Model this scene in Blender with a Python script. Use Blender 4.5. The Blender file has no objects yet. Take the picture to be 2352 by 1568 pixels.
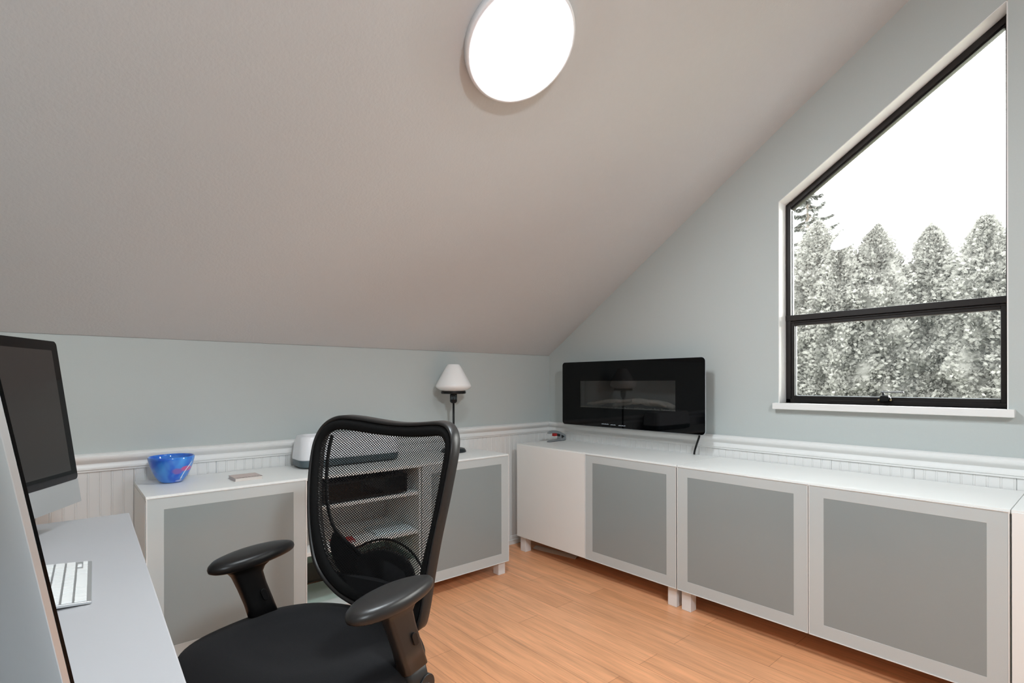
import bpy, bmesh, math, random
from mathutils import Vector, Matrix, noise
random.seed(7)
PI = math.pi
sc = bpy.context.scene
C = sc.collection

# ------------------------------------------------------------------ camera
F_PX, OY = 1198.65, 877.28
yaw, pitch, roll = math.radians(40.6777), math.radians(-0.0072), math.radians(-0.108)
fw = Vector((math.sin(yaw), math.cos(yaw), 0)); rt = Vector((math.cos(yaw), -math.sin(yaw), 0)); up = Vector((0, 0, 1))
Fv = fw*math.cos(pitch)+up*math.sin(pitch); U0 = up*math.cos(pitch)-fw*math.sin(pitch)
Rv = rt*math.cos(roll)+U0*math.sin(roll); Uv = U0*math.cos(roll)-rt*math.sin(roll)
cam_d = bpy.data.cameras.new('camera'); cam = bpy.data.objects.new('camera', cam_d); C.objects.link(cam)
M = Matrix((Rv, Uv, -Fv)).transposed().to_4x4(); M.translation = Vector((-2.7396, -2.7647, 1.157))
cam.matrix_world = M
cam_d.sensor_width = 36; cam_d.lens = F_PX/2352*36; cam_d.shift_y = (OY-784)/2352; cam_d.clip_start = .01
sc.camera = cam

# ------------------------------------------------------------------ light levels
SKY = 5.5
LAMP = 26.0
LAMP_FILL = 46.0  # strength of the added fill lamp
sc.view_settings.view_transform = 'Standard'; sc.view_settings.look = 'None'
sc.view_settings.gamma = 1; sc.view_settings.use_curve_mapping = False
sc.view_settings.exposure = 1.99
w = bpy.data.worlds.new('overcast_sky'); sc.world = w; w.use_nodes = True
wn = w.node_tree.nodes; wl = w.node_tree.links
bg = wn['Background']; bg.inputs[1].default_value = SKY
tc = wn.new('ShaderNodeTexCoord'); sp = wn.new('ShaderNodeSeparateXYZ'); mr = wn.new('ShaderNodeMapRange'); cr = wn.new('ShaderNodeMix'); cr.data_type = 'RGBA'
wl.new(tc.outputs['Generated'], sp.inputs[0]); wl.new(sp.outputs[2], mr.inputs[0])
mr.inputs[1].default_value = -.05; mr.inputs[2].default_value = .05
cr.inputs[6].default_value = (.18, .19, .17, 1); cr.inputs[7].default_value = (1, .985, .955, 1)
wl.new(mr.outputs[0], cr.inputs[0]); wl.new(cr.outputs[2], bg.inputs[0])
sc.cycles.max_bounces = 8; sc.cycles.diffuse_bounces = 5; sc.cycles.transparent_max_bounces = 16
sc.cycles.sample_clamp_indirect = 6
sc.cycles.use_denoising = True

FLOOR = .03
H0, SL = 1.3516, .655            # knee wall height, ceiling slope
RIDGE = -3.0; YF = -5.2; XL = -3.7
def ceil_z(y): return H0-SL*y if y > RIDGE else H0-SL*RIDGE+SL*(y-RIDGE)

# ------------------------------------------------------------------ materials
MATS = {}
def mat(name, col, rough=.5, metal=0, spec=.5, coat=0, coat_r=.03, bump=None, var=None, sheen=0, emit=None, trans=0, ior=1.45, sss=0):
    if name in MATS: return MATS[name]
    m = bpy.data.materials.new(name); m.use_nodes = True; nt = m.node_tree; n = nt.nodes; l = nt.links
    p = n['Principled BSDF']
    p.inputs['Base Color'].default_value = (*col, 1); p.inputs['Roughness'].default_value = rough
    p.inputs['Metallic'].default_value = metal; p.inputs['Specular IOR Level'].default_value = spec
    p.inputs['Coat Weight'].default_value = coat; p.inputs['Coat Roughness'].default_value = coat_r
    p.inputs['Sheen Weight'].default_value = sheen
    p.inputs['Transmission Weight'].default_value = trans; p.inputs['IOR'].default_value = ior
    if emit: p.inputs['Emission Color'].default_value = (*emit[0], 1); p.inputs['Emission Strength'].default_value = emit[1]
    tcn = n.new('ShaderNodeTexCoord')
    nz = n.new('ShaderNodeTexNoise'); nz.inputs['Scale'].default_value = (bump or (60, 0, 0))[0]
    nz.inputs['Detail'].default_value = 4; l.new(tcn.outputs['Object'], nz.inputs['Vector'])
    if bump:
        b = n.new('ShaderNodeBump'); b.inputs['Strength'].default_value = bump[1]; b.inputs['Distance'].default_value = bump[2]
        l.new(nz.outputs['Fac'], b.inputs['Height']); l.new(b.outputs[0], p.inputs['Normal'])
    v = var if var is not None else .02
    nv = n.new('ShaderNodeTexNoise'); nv.inputs['Scale'].default_value = 3 if not bump else bump[0]*.4
    l.new(tcn.outputs['Object'], nv.inputs['Vector'])
    mm = n.new('ShaderNodeMapRange'); mm.inputs[3].default_value = 1-v; mm.inputs[4].default_value = 1+v
    l.new(nv.outputs['Fac'], mm.inputs[0])
    hs = n.new('ShaderNodeHueSaturation'); hs.inputs['Color'].default_value = (*col, 1)
    l.new(mm.outputs[0], hs.inputs['Value']); l.new(hs.outputs[0], p.inputs['Base Color'])
    MATS[name] = m; return m

WALL = mat('wall_paint', (.475, .510, .50), .75, bump=(420, .15, .0006))
def ceiling_mat():
    m = mat('ceiling_paint', (.595, .605, .61), .85, bump=(105, .32, .0025), var=.015); return m
CEIL = ceiling_mat()
TRIM = mat('trim_paint', (.78, .775, .76), .35, var=.01)
CAB = mat('cabinet_white', (.83, .835, .815), .38, spec=.4, var=.008)
DOORF = mat('door_border_glass', (.52, .565, .57), .22, coat=.35, coat_r=.06, var=.005)
LEGW = mat('leg_white', (.80, .79, .78), .35)
BLKP = mat('black_plastic', (.0075, .0072, .0072), .38, spec=.32, bump=(900, .12, .0004))
GRYP = mat('charcoal_plastic', (.019, .0178, .0172), .36, spec=.38, bump=(900, .12, .0004))
FAB = mat('black_seat_fabric', (.010, .010, .011), .95, spec=.18, bump=(700, .5, .001), sheen=.02)
PADF = mat('black_edge_padding', (.005, .005, .005), .8, spec=.18, bump=(500, .7, .0012), sheen=.02)
BRNZ = mat('bronze_aluminium', (.018, .0145, .0135), .38, metal=.2, spec=.4)
BLACKGL = mat('black_glass', (.0010, .0010, .0012), .03, spec=.27, var=.0)
ALU = mat('brushed_aluminium', (.62, .64, .65), .38, metal=.85)
ALUE = mat('aluminium_edge', (.80, .79, .78), .3, metal=.6)
SCREEN = mat('dark_screen', (.022, .019, .018), .12, spec=.5)
WPL = mat('white_plastic', (.80, .80, .82), .3)
SLATE = mat('slate_plastic', (.09, .12, .13), .4)
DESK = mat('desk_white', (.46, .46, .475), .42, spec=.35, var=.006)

def pane_mat():
    m = mat('frosted_pane', (.275, .315, .318), .3, spec=.5, coat=.6, coat_r=.16, var=.03)
    return m
PANE = pane_mat()

def floor_mat():
    m = bpy.data.materials.new('strand_bamboo_floor'); m.use_nodes = True; n = m.node_tree.nodes; l = m.node_tree.links; p = n['Principled BSDF']
    t = n.new('ShaderNodeTexCoord'); mp = n.new('ShaderNodeMapping'); mp.inputs['Rotation'].default_value = (0, 0, PI/2)
    l.new(t.outputs['Object'], mp.inputs[0])
    br = n.new('ShaderNodeTexBrick'); br.offset = .37; br.inputs['Scale'].default_value = 1; br.inputs['Mortar Size'].default_value = .0009
    br.inputs['Mortar Smooth'].default_value = .4; br.inputs['Brick Width'].default_value = .93; br.inputs['Row Height'].default_value = .125
    br.inputs['Color1'].default_value = (.70, .325, .158, 1); br.inputs['Color2'].default_value = (.80, .39, .20, 1); br.inputs['Mortar'].default_value = (.30, .12, .05, 1)
    l.new(mp.outputs[0], br.inputs['Vector'])
    st = n.new('ShaderNodeMapping'); st.inputs['Scale'].default_value = (130, 5, 1); l.new(t.outputs['Object'], st.inputs[0])
    ns = n.new('ShaderNodeTexNoise'); ns.inputs['Scale'].default_value = 1; ns.inputs['Detail'].default_value = 6; ns.inputs['Roughness'].default_value = .65; l.new(st.outputs[0], ns.inputs['Vector'])
    st2 = n.new('ShaderNodeMapping'); st2.inputs['Scale'].default_value = (30, 2.2, 1); l.new(t.outputs['Object'], st2.inputs[0])
    ns2 = n.new('ShaderNodeTexNoise'); ns2.inputs['Scale'].default_value = 1; ns2.inputs['Detail'].default_value = 3; l.new(st2.outputs[0], ns2.inputs['Vector'])
    ad = n.new('ShaderNodeMath'); ad.operation = 'ADD'; l.new(ns.outputs['Fac'], ad.inputs[0]); l.new(ns2.outputs['Fac'], ad.inputs[1])
    mr = n.new('ShaderNodeMapRange'); mr.inputs[1].default_value = .7; mr.inputs[2].default_value = 1.3; mr.inputs[3].default_value = .80; mr.inputs[4].default_value = 1.22; l.new(ad.outputs[0], mr.inputs[0])
    hs = n.new('ShaderNodeHueSaturation'); l.new(br.outputs['Color'], hs.inputs['Color']); l.new(mr.outputs[0], hs.inputs['Value']); l.new(hs.outputs[0], p.inputs['Base Color'])
    p.inputs['Roughness'].default_value = .34; p.inputs['Specular IOR Level'].default_value = .45
    b = n.new('ShaderNodeBump'); b.inputs['Strength'].default_value = .25; b.inputs['Distance'].default_value = .001; l.new(ns.outputs['Fac'], b.inputs['Height']); l.new(b.outputs[0], p.inputs['Normal'])
    return m

def glass_mat(name, tint=(1, 1, 1), ior=1.5, rough=0.0):
    m = bpy.data.materials.new(name); m.use_nodes = True; n = m.node_tree.nodes; l = m.node_tree.links
    n.remove(n['Principled BSDF']); o = n['Material Output']
    tr = n.new('ShaderNodeBsdfTransparent'); tr.inputs[0].default_value = (*tint, 1)
    gl = n.new('ShaderNodeBsdfGlossy'); gl.inputs['Roughness'].default_value = rough; gl.inputs[0].default_value = (1, 1, 1, 1)
    fr = n.new('ShaderNodeFresnel'); fr.inputs[0].default_value = ior
    mx = n.new('ShaderNodeMixShader'); l.new(fr.outputs[0], mx.inputs[0]); l.new(tr.outputs[0], mx.inputs[1]); l.new(gl.outputs[0], mx.inputs[2]); l.new(mx.outputs[0], o.inputs[0])
    return m
GLASS = glass_mat('window_glass', (.95, .965, .96))
SMOKE = glass_mat('smoked_glass', (.66, .66, .66), 1.4)
CLEAR = glass_mat('green_edge_glass', (.72, .86, .80))

def mesh_mat():
    m = bpy.data.materials.new('open_weave_mesh'); m.use_nodes = True; n = m.node_tree.nodes; l = m.node_tree.links; p = n['Principled BSDF']
    p.inputs['Base Color'].default_value = (.005, .005, .0055, 1); p.inputs['Roughness'].default_value = .6; p.inputs['Specular IOR Level'].default_value = .2
    uv = n.new('ShaderNodeUVMap'); s = n.new('ShaderNodeSeparateXYZ'); l.new(uv.outputs[0], s.inputs[0])
    def mth(op, a, b=None):
        k = n.new('ShaderNodeMath'); k.operation = op
        for i, v in enumerate((a, b)):
            if v is None: continue
            if isinstance(v, (int, float)): k.inputs[i].default_value = v
            else: l.new(v, k.inputs[i])
        return k.outputs[0]
    cu = mth('COSINE', mth('MULTIPLY', s.outputs[0], 2*PI/.0102)); cv = mth('COSINE', mth('MULTIPLY', s.outputs[1], 2*PI/.0074))
    f = mth('GREATER_THAN', mth('MULTIPLY', cu, cv), .10)
    tr = n.new('ShaderNodeBsdfTransparent'); mx = n.new('ShaderNodeMixShader'); l.new(f, mx.inputs[0]); l.new(p.outputs[0], mx.inputs[1]); l.new(tr.outputs[0], mx.inputs[2])
    l.new(mx.outputs[0], n['Material Output'].inputs[0]); return m
MESHM = mesh_mat()

# ------------------------------------------------------------------ mesh helpers
def link(name, bm, m, parent=None, smooth=False, bevel=None, sub=0):
    bmesh.ops.recalc_face_normals(bm, faces=bm.faces[:])
    me = bpy.data.meshes.new(name); bm.to_mesh(me); bm.free()
    for mm in (m if isinstance(m, (list, tuple)) else [m]): me.materials.append(mm)
    o = bpy.data.objects.new(name, me); C.objects.link(o)
    if parent is not None: o.parent = parent
    if smooth:
        for p in me.polygons: p.use_smooth = True
    if bevel:
        b = o.modifiers.new('bevel', 'BEVEL'); b.width = bevel; b.segments = 2; b.limit_method = 'ANGLE'; b.angle_limit = math.radians(40); b.harden_normals = True
        for p in me.polygons: p.use_smooth = True
    if sub:
        s = o.modifiers.new('sub', 'SUBSURF'); s.levels = sub; s.render_levels = sub
    return o
def box(bm, x0, x1, y0, y1, z0, z1):
    v = [bm.verts.new((x, y, z)) for x in (x0, x1) for y in (y0, y1) for z in (z0, z1)]
    for f in ((0, 1, 3, 2), (4, 6, 7, 5), (0, 4, 5, 1), (2, 3, 7, 6), (0, 2, 6, 4), (1, 5, 7, 3)): bm.faces.new([v[i] for i in f])
    return v
def B(): return bmesh.new()
def bx(*a):
    bm = B(); box(bm, *a); return bm
def prism(bm, poly, d0, d1, axis='x'):
    """poly of 2D points extruded along an axis: x -> (y,z), y -> (x,z), z -> (x,y)"""
    def P(a, b, d): return {'x': (d, a, b), 'y': (a, d, b), 'z': (a, b, d)}[axis]
    A = [bm.verts.new(P(a, b, d0)) for a, b in poly]; Bv = [bm.verts.new(P(a, b, d1)) for a, b in poly]
    bm.faces.new(A); bm.faces.new(Bv[::-1]); n = len(poly)
    for i in range(n): bm.faces.new([A[i], Bv[i], Bv[(i+1) % n], A[(i+1) % n]])
def rring(bm, outer, inner, d0, d1, axis='y'):
    """flat ring between two closed outlines with the same point count"""
    def P(a, b, d): return {'x': (d, a, b), 'y': (a, d, b), 'z': (a, b, d)}[axis]
    n = len(outer); R = [[bm.verts.new(P(a, b, d)) for a, b in L] for L in (outer, inner) for d in (d0, d1)]
    o0, o1, i0, i1 = R
    for k in range(n):
        j = (k+1) % n
        bm.faces.new([o0[k], o0[j], i0[j], i0[k]]); bm.faces.new([o1[k], i1[k], i1[j], o1[j]])
        bm.faces.new([o0[k], o1[k], o1[j], o0[j]]); bm.faces.new([i0[k], i0[j], i1[j], i1[k]])
def rrect(x0, x1, z0, z1, r, n=6):
    pts = []
    for cx, cz, a in ((x1-r, z1-r, 0), (x0+r, z1-r, 90), (x0+r, z0+r, 180), (x1-r, z0+r, 270)):
        for k in range(n+1):
            t = math.radians(a+90*k/n); pts.append((cx+r*math.cos(t), cz+r*math.sin(t)))
    return pts
def lathe(bm, prof, n=40, c=(0, 0, 0), close=True):
    rings = []
    for r, z in prof:
        if r < 1e-6: rings.append([bm.verts.new((c[0], c[1], c[2]+z))])
        else: rings.append([bm.verts.new((c[0]+r*math.cos(2*PI*k/n), c[1]+r*math.sin(2*PI*k/n), c[2]+z)) for k in range(n)])
    for a, b in zip(rings, rings[1:]):
        for k in range(n):
            j = (k+1) % n
            if len(a) == 1 and len(b) == 1: continue
            if len(a) == 1: bm.faces.new([a[0], b[k], b[j]])
            elif len(b) == 1: bm.faces.new([a[k], b[0], a[j]])
            else: bm.faces.new([a[k], b[k], b[j], a[j]])
def tube(bm, pts, r, n=10, cap=True, flat=1.0):
    pts = [Vector(p) for p in pts]; rings = []
    rs = r if isinstance(r, (list, tuple)) else [r]*len(pts)
    prev = None
    for i, p in enumerate(pts):
        d = (pts[min(i+1, len(pts)-1)]-pts[max(i-1, 0)]).normalized()
        u = d.cross(Vector((0, 0, 1)) if abs(d.z) < .95 else Vector((1, 0, 0))).normalized() if prev is None else (prev-d*prev.dot(d)).normalized()
        prev = u; v = d.cross(u)
        rings.append([bm.verts.new(p+(u*math.cos(2*PI*k/n)+v*math.sin(2*PI*k/n)*flat)*rs[i]) for k in range(n)])
    for a, b in zip(rings, rings[1:]):
        for k in range(n): bm.faces.new([a[k], a[(k+1) % n], b[(k+1) % n], b[k]])
    if cap: bm.faces.new(rings[0][::-1]); bm.faces.new(rings[-1])
def loft(bm, rings, cap=True, closed=True):
    R = [[bm.verts.new(p) for p in r] for r in rings]; n = len(R[0])
    for a, b in zip(R, R[1:]):
        for k in range(n if closed else n-1): bm.faces.new([a[k], a[(k+1) % n], b[(k+1) % n], b[k]])
    if cap: bm.faces.new(R[0][::-1]); bm.faces.new(R[-1])
def thing(name, label, cat, loc=(0, 0, 0), rotz=0, group=None):
    o = bpy.data.objects.new(name, None); C.objects.link(o); o.empty_display_size = .1
    o.location = loc; o.rotation_euler = (0, 0, rotz); o['label'] = label; o['category'] = cat
    if group: o['group'] = group
    return o
def tag(o, label, cat, group=None):
    o['label'] = label; o['category'] = cat
    if group: o['group'] = group
    return o
def struct(o, label=None):
    o['kind'] = 'structure'
    if label: o['label'] = label
    return o
def lab(o, s): o['label'] = s; return o

# ------------------------------------------------------------------ room shell
W_L, W_R = -1.643, -2.489          # window opening along y
W_B, W_TL, W_TR = 1.050, 2.063, 2.617
WT = .15
struct(link('floor', bx(XL-.15, .15, YF-.15, .15, FLOOR-.1, FLOOR), floor_mat()), 'orange brown strand bamboo plank floor')
bm = B(); prism(bm, [(0, H0), (RIDGE, ceil_z(RIDGE)), (YF, ceil_z(YF)), (YF-.15, ceil_z(YF)-.1), (YF-.15, ceil_z(YF)+.1), (RIDGE, ceil_z(RIDGE)+.16), (.15, H0+.06), (.15, H0-.06), (0, H0-.001)], XL-.15, .15)
struct(link('ceiling', bm, CEIL), 'sloping off-white textured ceiling')
struct(link('wall_back', bx(XL-.15, .15, 0, .15, FLOOR-.1, H0+.02), WALL), 'low pale grey-green knee wall')
struct(link('wall_left', bx(XL-.15, XL, YF, 0, FLOOR-.1, ceil_z(RIDGE)+.02), WALL), 'pale wall beside the desk')
struct(link('wall_front', bx(XL-.15, .15, YF-.15, YF, FLOOR-.1, ceil_z(YF)), WALL), 'low wall behind the viewer')
bm = B(); E_ = .02
prism(bm, [(0.0, FLOOR-.1), (0.0, ceil_z(0)+E_), (W_L, ceil_z(W_L)+E_), (W_L, FLOOR-.1)], 0, WT)
prism(bm, [(W_L, FLOOR-.1), (W_L, W_B), (W_R, W_B), (W_R, FLOOR-.1)], 0, WT)
prism(bm, [(W_L, W_TL), (W_L, ceil_z(W_L)+E_), (W_R, ceil_z(W_R)+E_), (W_R, W_TR)], 0, WT)
prism(bm, [(W_R, FLOOR-.1), (W_R, ceil_z(W_R)+E_), (RIDGE, ceil_z(RIDGE)+E_), (YF, ceil_z(YF)+E_), (YF, FLOOR-.1)], 0, WT)
struct(link('wall_right', bm, WALL), 'tall pale grey-green gable wall')

# chair rail, wainscot, baseboard: profiles given as (distance from wall, z)
RAIL = [(0, .790), (.012, .790), (.012, .797), (.016, .800), (.016, .812), (.013, .817), (.013, .824), (.018, .829), (.027, .838), (.031, .846), (.031, .855), (.025, .860), (.020, .864), (0, .866)]
BASE = [(0, FLOOR), (.018, FLOOR), (.018, .060), (.013, .064), (.013, .078), (.009, .088), (0, .090)]
def along_back(prof): bm = B(); prism(bm, [(-d, z) for d, z in prof], XL, 0, 'x'); return bm
def along_right(prof): bm = B(); prism(bm, [(-d, z) for d, z in prof], YF, 0, 'y'); return bm
def miter(bm, right):
    for v in bm.verts:
        if right and abs(v.co.y) < 1e-6: v.co.y = v.co.x
        if not right and abs(v.co.x) < 1e-6: v.co.x = v.co.y
    return bm
struct(link('trim_1', miter(along_back(RAIL), False), TRIM, bevel=.001), 'white moulded chair rail on the knee wall')
struct(link('trim_2', miter(along_right(RAIL), True), TRIM, bevel=.001), 'white moulded chair rail under the window')
struct(link('baseboard_back', miter(along_back(BASE), False), TRIM, bevel=.001), 'white baseboard of the knee wall')
struct(link('baseboard_right', miter(along_right(BASE), True), TRIM, bevel=.001), 'white baseboard of the gable wall')
def bead(a0, a1, pitch=.0392):
    """top view of tongue and groove beadboard as (along, out) points, from a0 down to a1"""
    pts = []; a = a0; i = 0
    while a > a1:
        g = .0052 if i % 8 else .0058
        pts += [(a, .005), (a-pitch+.0100, .005), (a-pitch+.0095, .0036), (a-pitch+.0090, .0036), (a-pitch+.0078, .0050), (a-pitch+.0056, .0058), (a-pitch+.0034, .0050), (a-pitch+.0020, .0034)]
        if i % 8 == 7: pts += [(a-pitch+.0020, -.002), (a-pitch+.0008, -.002)]
        pts += [(a-pitch+.0006, .005)]
        a -= pitch; i += 1
    return pts
def beadboard(horizontal):
    bm = B(); pts = bead(-.004, (XL if horizontal else YF)); z0, z1 = .085, .795
    prev = None
    for a, d in pts:
        co = (a, -d) if horizontal else (-d, a)
        cur = (bm.verts.new((*co, z0)), bm.verts.new((*co, z1)))
        if prev: bm.faces.new([prev[0], cur[0], cur[1], prev[1]])
        prev = cur
    return bm
BEADM = mat('beadboard_paint', (.76, .755, .74), .4, var=.012)
struct(link('trim_3', beadboard(True), BEADM), 'white beadboard panelling on the knee wall')
struct(link('trim_4', beadboard(False), BEADM), 'white beadboard panelling on the gable wall')

# ------------------------------------------------------------------ window
win = bpy.data.objects.new('window_1', None); C.objects.link(win); struct(win, 'tall window with a sloping top over a crank-open lower sash')
XF0, XF1 = .078, .125
def wtop(y, off=0): return W_TL+(W_TL-W_TR)/(W_L-W_R)*(y-W_L)-off
bm = B(); t = .004                      # white painted reveal lining
prism(bm, [(W_L, W_B), (W_L, W_TL), (W_L-t, W_TL-t*.4), (W_L-t, W_B)], 0.0005, XF1)
prism(bm, [(W_L, W_TL), (W_R, W_TR), (W_R, W_TR-t), (W_L, W_TL-t)], 0.0005, XF1)
prism(bm, [(W_R, W_B), (W_R, W_TR), (W_R+t, W_TR-t), (W_R+t, W_B)], 0.0005, XF1)
link('reveal', bm, TRIM, win)
link('window_sill', bx(-.034, XF0+.03, W_R-.020, W_L+.018, 1.019, W_B), TRIM, win, bevel=.003)
yl, yr = W_L-.005, W_R+.004
bm = B()
prism(bm, [(yl, W_B), (yl, wtop(yl, .005)), (yl-.023, wtop(yl-.023, .005)), (yl-.023, W_B)], XF0, XF1)       # left stile
prism(bm, [(yr, W_B), (yr, wtop(yr, .005)), (yr+.011, wtop(yr+.011, .005)), (yr+.011, W_B)], XF0, XF1)       # right stile
prism(bm, [(yl-.02, wtop(yl-.02, .005)), (yr+.01, wtop(yr+.01, .005)), (yr+.01, wtop(yr+.01, .036)), (yl-.02, wtop(yl-.02, .036))], XF0+.004, XF1)
prism(bm, [(yl-.02, wtop(yl-.02, .036)), (yr+.01, wtop(yr+.01, .036)), (yr+.01, wtop(yr+.01, .044)), (yl-.02, wtop(yl-.02, .044))], XF0+.014, XF1)
box(bm, XF0, XF1, yr, yl, W_B, W_B+.019)                                     # bottom rail
box(bm, XF0-.003, XF1, yr, yl, 1.466, 1.494)                                   # transom
link('frame', bm, BRNZ, win, bevel=.0015)
bm = B(); y0, y1 = yr+.011, yl-.023                                           # lower sash, set a little back
zb, zt = W_B+.019, 1.466
box(bm, XF0+.006, XF1-.005, y1-.016, y1, zb, zt); box(bm, XF0+.006, XF1-.005, y0, y0+.016, zb, zt)
box(bm, XF0+.006, XF1-.005, y0+.016, y1-.016, zb, zb+.016); box(bm, XF0+.006, XF1-.005, y0+.016, y1-.016, zt-.024, zt)
box(bm, XF0+.001, XF0+.010, y0, y1, zt-.010, zt-.005)
sash = link('sash', bm, BRNZ, win, bevel=.0015)
link('lower_pane', bx(.100, .104, y0+.014, y1-.014, zb+.014, zt-.022), GLASS, win)
bm = B(); prism(bm, [(y1+.001, 1.492), (y1+.001, wtop(y1, .04)), (y0-.001, wtop(y0, .04)), (y0-.001, 1.492)], .100, .104)
link('upper_pane', bm, GLASS, win)
GASK = mat('pale_glazing_bead', (.55, .60, .62), .4)
bm = B()
box(bm, .0985, .1, y0+.014, y1-.014, zb+.015, zb+.0185); box(bm, .0985, .1, y0+.014, y1-.014, zt-.0265, zt-.0235)
box(bm, .0985, .1, y1-.0185, y1-.0155, zb+.016, zt-.024); box(bm, .0985, .1, y0+.0155, y0+.018, zb+.016, zt-.024)
box(bm, .0985, .1, y0, y1, 1.4935, 1.497); box(bm, .0985, .1, y1-.003, y1, 1.494, wtop(y1, .05))
link('glazing_bead', bm, GASK, win)
# crank handle of the awning sash
ck = B(); prism(ck, rrect(-2.094, -2.060, 1.068, 1.092, .006, 3), .055, XF0)
prism(ck, [(-2.105, 1.068), (-2.049, 1.068), (-2.065, 1.096), (-2.089, 1.096)], .066, XF0+.004)
hub = link('crank', ck, BLKP, win, bevel=.0015)
ck = B(); tube(ck, [(.064, -2.072, 1.09), (.058, -2.072, 1.103), (.05, -2.071, 1.110)], .0055)
bm2 = ck; box(bm2, .044, .054, -2.150, -2.066, 1.106, 1.113)
link('crank_handle', ck, mat('worn_metal', (.30, .31, .32), .35, metal=.7), hub, bevel=.001)
BRASS = mat('brass_screw', (.55, .42, .22), .3, metal=.9)
for yy in (-2.100, -2.054):
    s_ = B(); tube(s_, [(.0655, yy, 1.073), (.060, yy, 1.073)], .004, 12); link('screw', s_, BRASS, hub)

# ------------------------------------------------------------------ ceiling lights: the real one and an added fill
def ceiling_light(label, x, y, slope, power):
    o = thing('ceiling_light', label, 'ceiling light', (x, y, ceil_z(y)), 0, None)
    th = math.atan(SL)*(1 if slope > 0 else -1)
    o.rotation_euler = (PI-th, 0, 0)               # local +z points down into the room, square to the slope
    b = B(); lathe(b, [(0, 0), (.188, 0), (.194, .003), (.196, .026), (.194, .031), (.188, .033), (.177, .032), (.1740, .028)], 96)
    link('rim', b, mat('light_rim_white', (.85, .86, .89), .35), o, smooth=True)
    b = B(); lathe(b, [(.1745, .028), (.1735, .0335), (.166, .0375), (.15, .041), (.12, .0445), (.06, .0475), (0, .0485)], 96)
    link('diffuser', b, mat('lamp_diffuser_%d' % power, (1, 1, 1), .5, emit=((.90, .985, 1.04), power)), o, smooth=True)
    return o
ceiling_light('round white ceiling light glowing on the sloping ceiling above the room', -1.576, -1.448, 1, LAMP)
ceiling_light('round white fill light added on the opposite slope behind the viewer', -2.55, -4.15, -1, LAMP_FILL)  # lamp added out of view to fill the room and brighten the ceiling

# ------------------------------------------------------------------ cabinets
G = .0015
def door_panel(root, x0, x1, z0, z1, glass=True):
    if not glass:
        return link('door', bx(x0+G, x1-G, 0, .018, z0, z1), CAB, root, bevel=.0012)
    f = B(); o_ = [(x0+G, z0), (x1-G, z0), (x1-G, z1), (x0+G, z1)]; i_ = [(x0+.0566, z0+.0535), (x1-.0566, z0+.0535), (x1-.0566, z1-.0475), (x0+.0566, z1-.0475)]
    rring(f, o_, i_, .0012, .018)
    d = link('door', f, DOORF, root, bevel=.0008); lab(d, 'door with a pale border round frosted glass')
    link('frosted_pane', bx(i_[0][0]-.002, i_[1][0]+.002, .0018, .007, i_[0][1]-.002, i_[2][1]+.002), PANE, d)
    e = B(); rring(e, [(x0+G, z0), (x1-G, z0), (x1-G, z1), (x0+G, z1)], [(x0+G+.0028, z0+.0028), (x1-G-.0028, z0+.0028), (x1-G-.0028, z1-.0028), (x0+G+.0028, z1-.0028)], -.0008, .0012)
    link('edge_strip', e, TRIM, d)
    return d
def cabinet(label, loc, rotz, W, D, zt, zb, doors, legs, open_bays=(), shelves=(), centre_foot=None, split=None):
    o = thing('storage_cabinet', label, 'cabinet', (loc[0], loc[1], FLOOR), rotz, 'low white storage cabinets')
    zt -= FLOOR; zb -= FLOOR; T = .016
    b = B(); y0 = .019
    box(b, 0, T, y0, D, zb, zt-T); box(b, W-T, W, y0, D, zb, zt-T); box(b, T, W-T, y0, D, zb, zb+T); box(b, T, W-T, D-.006, D, zb+T, zt-T)
    for x in (split or ()): box(b, x-T/2, x+T/2, y0, D-.006, zb+T, zt-T)
    link('body', b, CAB, o, bevel=.0008)
    link('top_panel', bx(0, W, .003, D, zt-T+.002, zt), CAB, o, bevel=.0012)
    for x0, x1, z in shelves: link('shelf', bx(x0+T/2, x1-T/2, y0+.012, D-.008, z-FLOOR-T, z-FLOOR), CAB, o, bevel=.0008)
    for x0, x1, gl in doors: door_panel(o, x0, x1, zb, zt-T-.0005+.010, gl)
    for x in legs:
        for y in (.022, D-.075): link('leg', bx(x, x+.05, y, y+.05, 0, zb), LEGW, o, bevel=.002)
    if centre_foot:
        b = B(); lathe(b, [(0, 0), (.018, 0), (.018, .008), (.011, .012), (.011, zb), (0, zb)], 20, (centre_foot, .26, 0)); link('centre_foot', b, BLKP, o)
    return o
HR, BR = .745, .131
RX = -.441
cabinet('low white cabinet in the corner with one plain door and one frosted glass door', (RX, -.137), -PI/2, 1.198, .428, HR, BR, [(0, .6, False), (.6, 1.198, True)], (.012, 1.136), split=(.6,))
cabinet('low white cabinet under the window with two frosted glass doors', (RX, -1.3385), -PI/2, 1.198, .428, HR, BR, [(0, .6, True), (.6, 1.198, True)], (.012, 1.136), split=(.6,), centre_foot=.62)
cabinet('low white cabinet cut off by the right edge of the photo, with a plain door', (RX, -2.5385), -PI/2, .6, .428, HR, BR, [(0, .6, False)], (.012, .538))
HL, BL_, LX, LY = .735, .107, -2.511, -.427
lw = .5852
left_cab = cabinet('long low white cabinet behind the chair with an open bay between two frosted doors', (LX, LY), 0, 3*lw, .414, HL, BL_, [(0, lw, True), (2*lw, 3*lw, True)], (.012, 3*lw-.062), split=(lw, 2*lw), shelves=((lw, 2*lw, .592), (lw, 2*lw, .392)))
lab(link('glass_shelf', bx(lw+.008, 2*lw-.008, .05, .40, .245-FLOOR, .251-FLOOR), CLEAR, left_cab), 'clear green-edged glass shelf')

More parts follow.
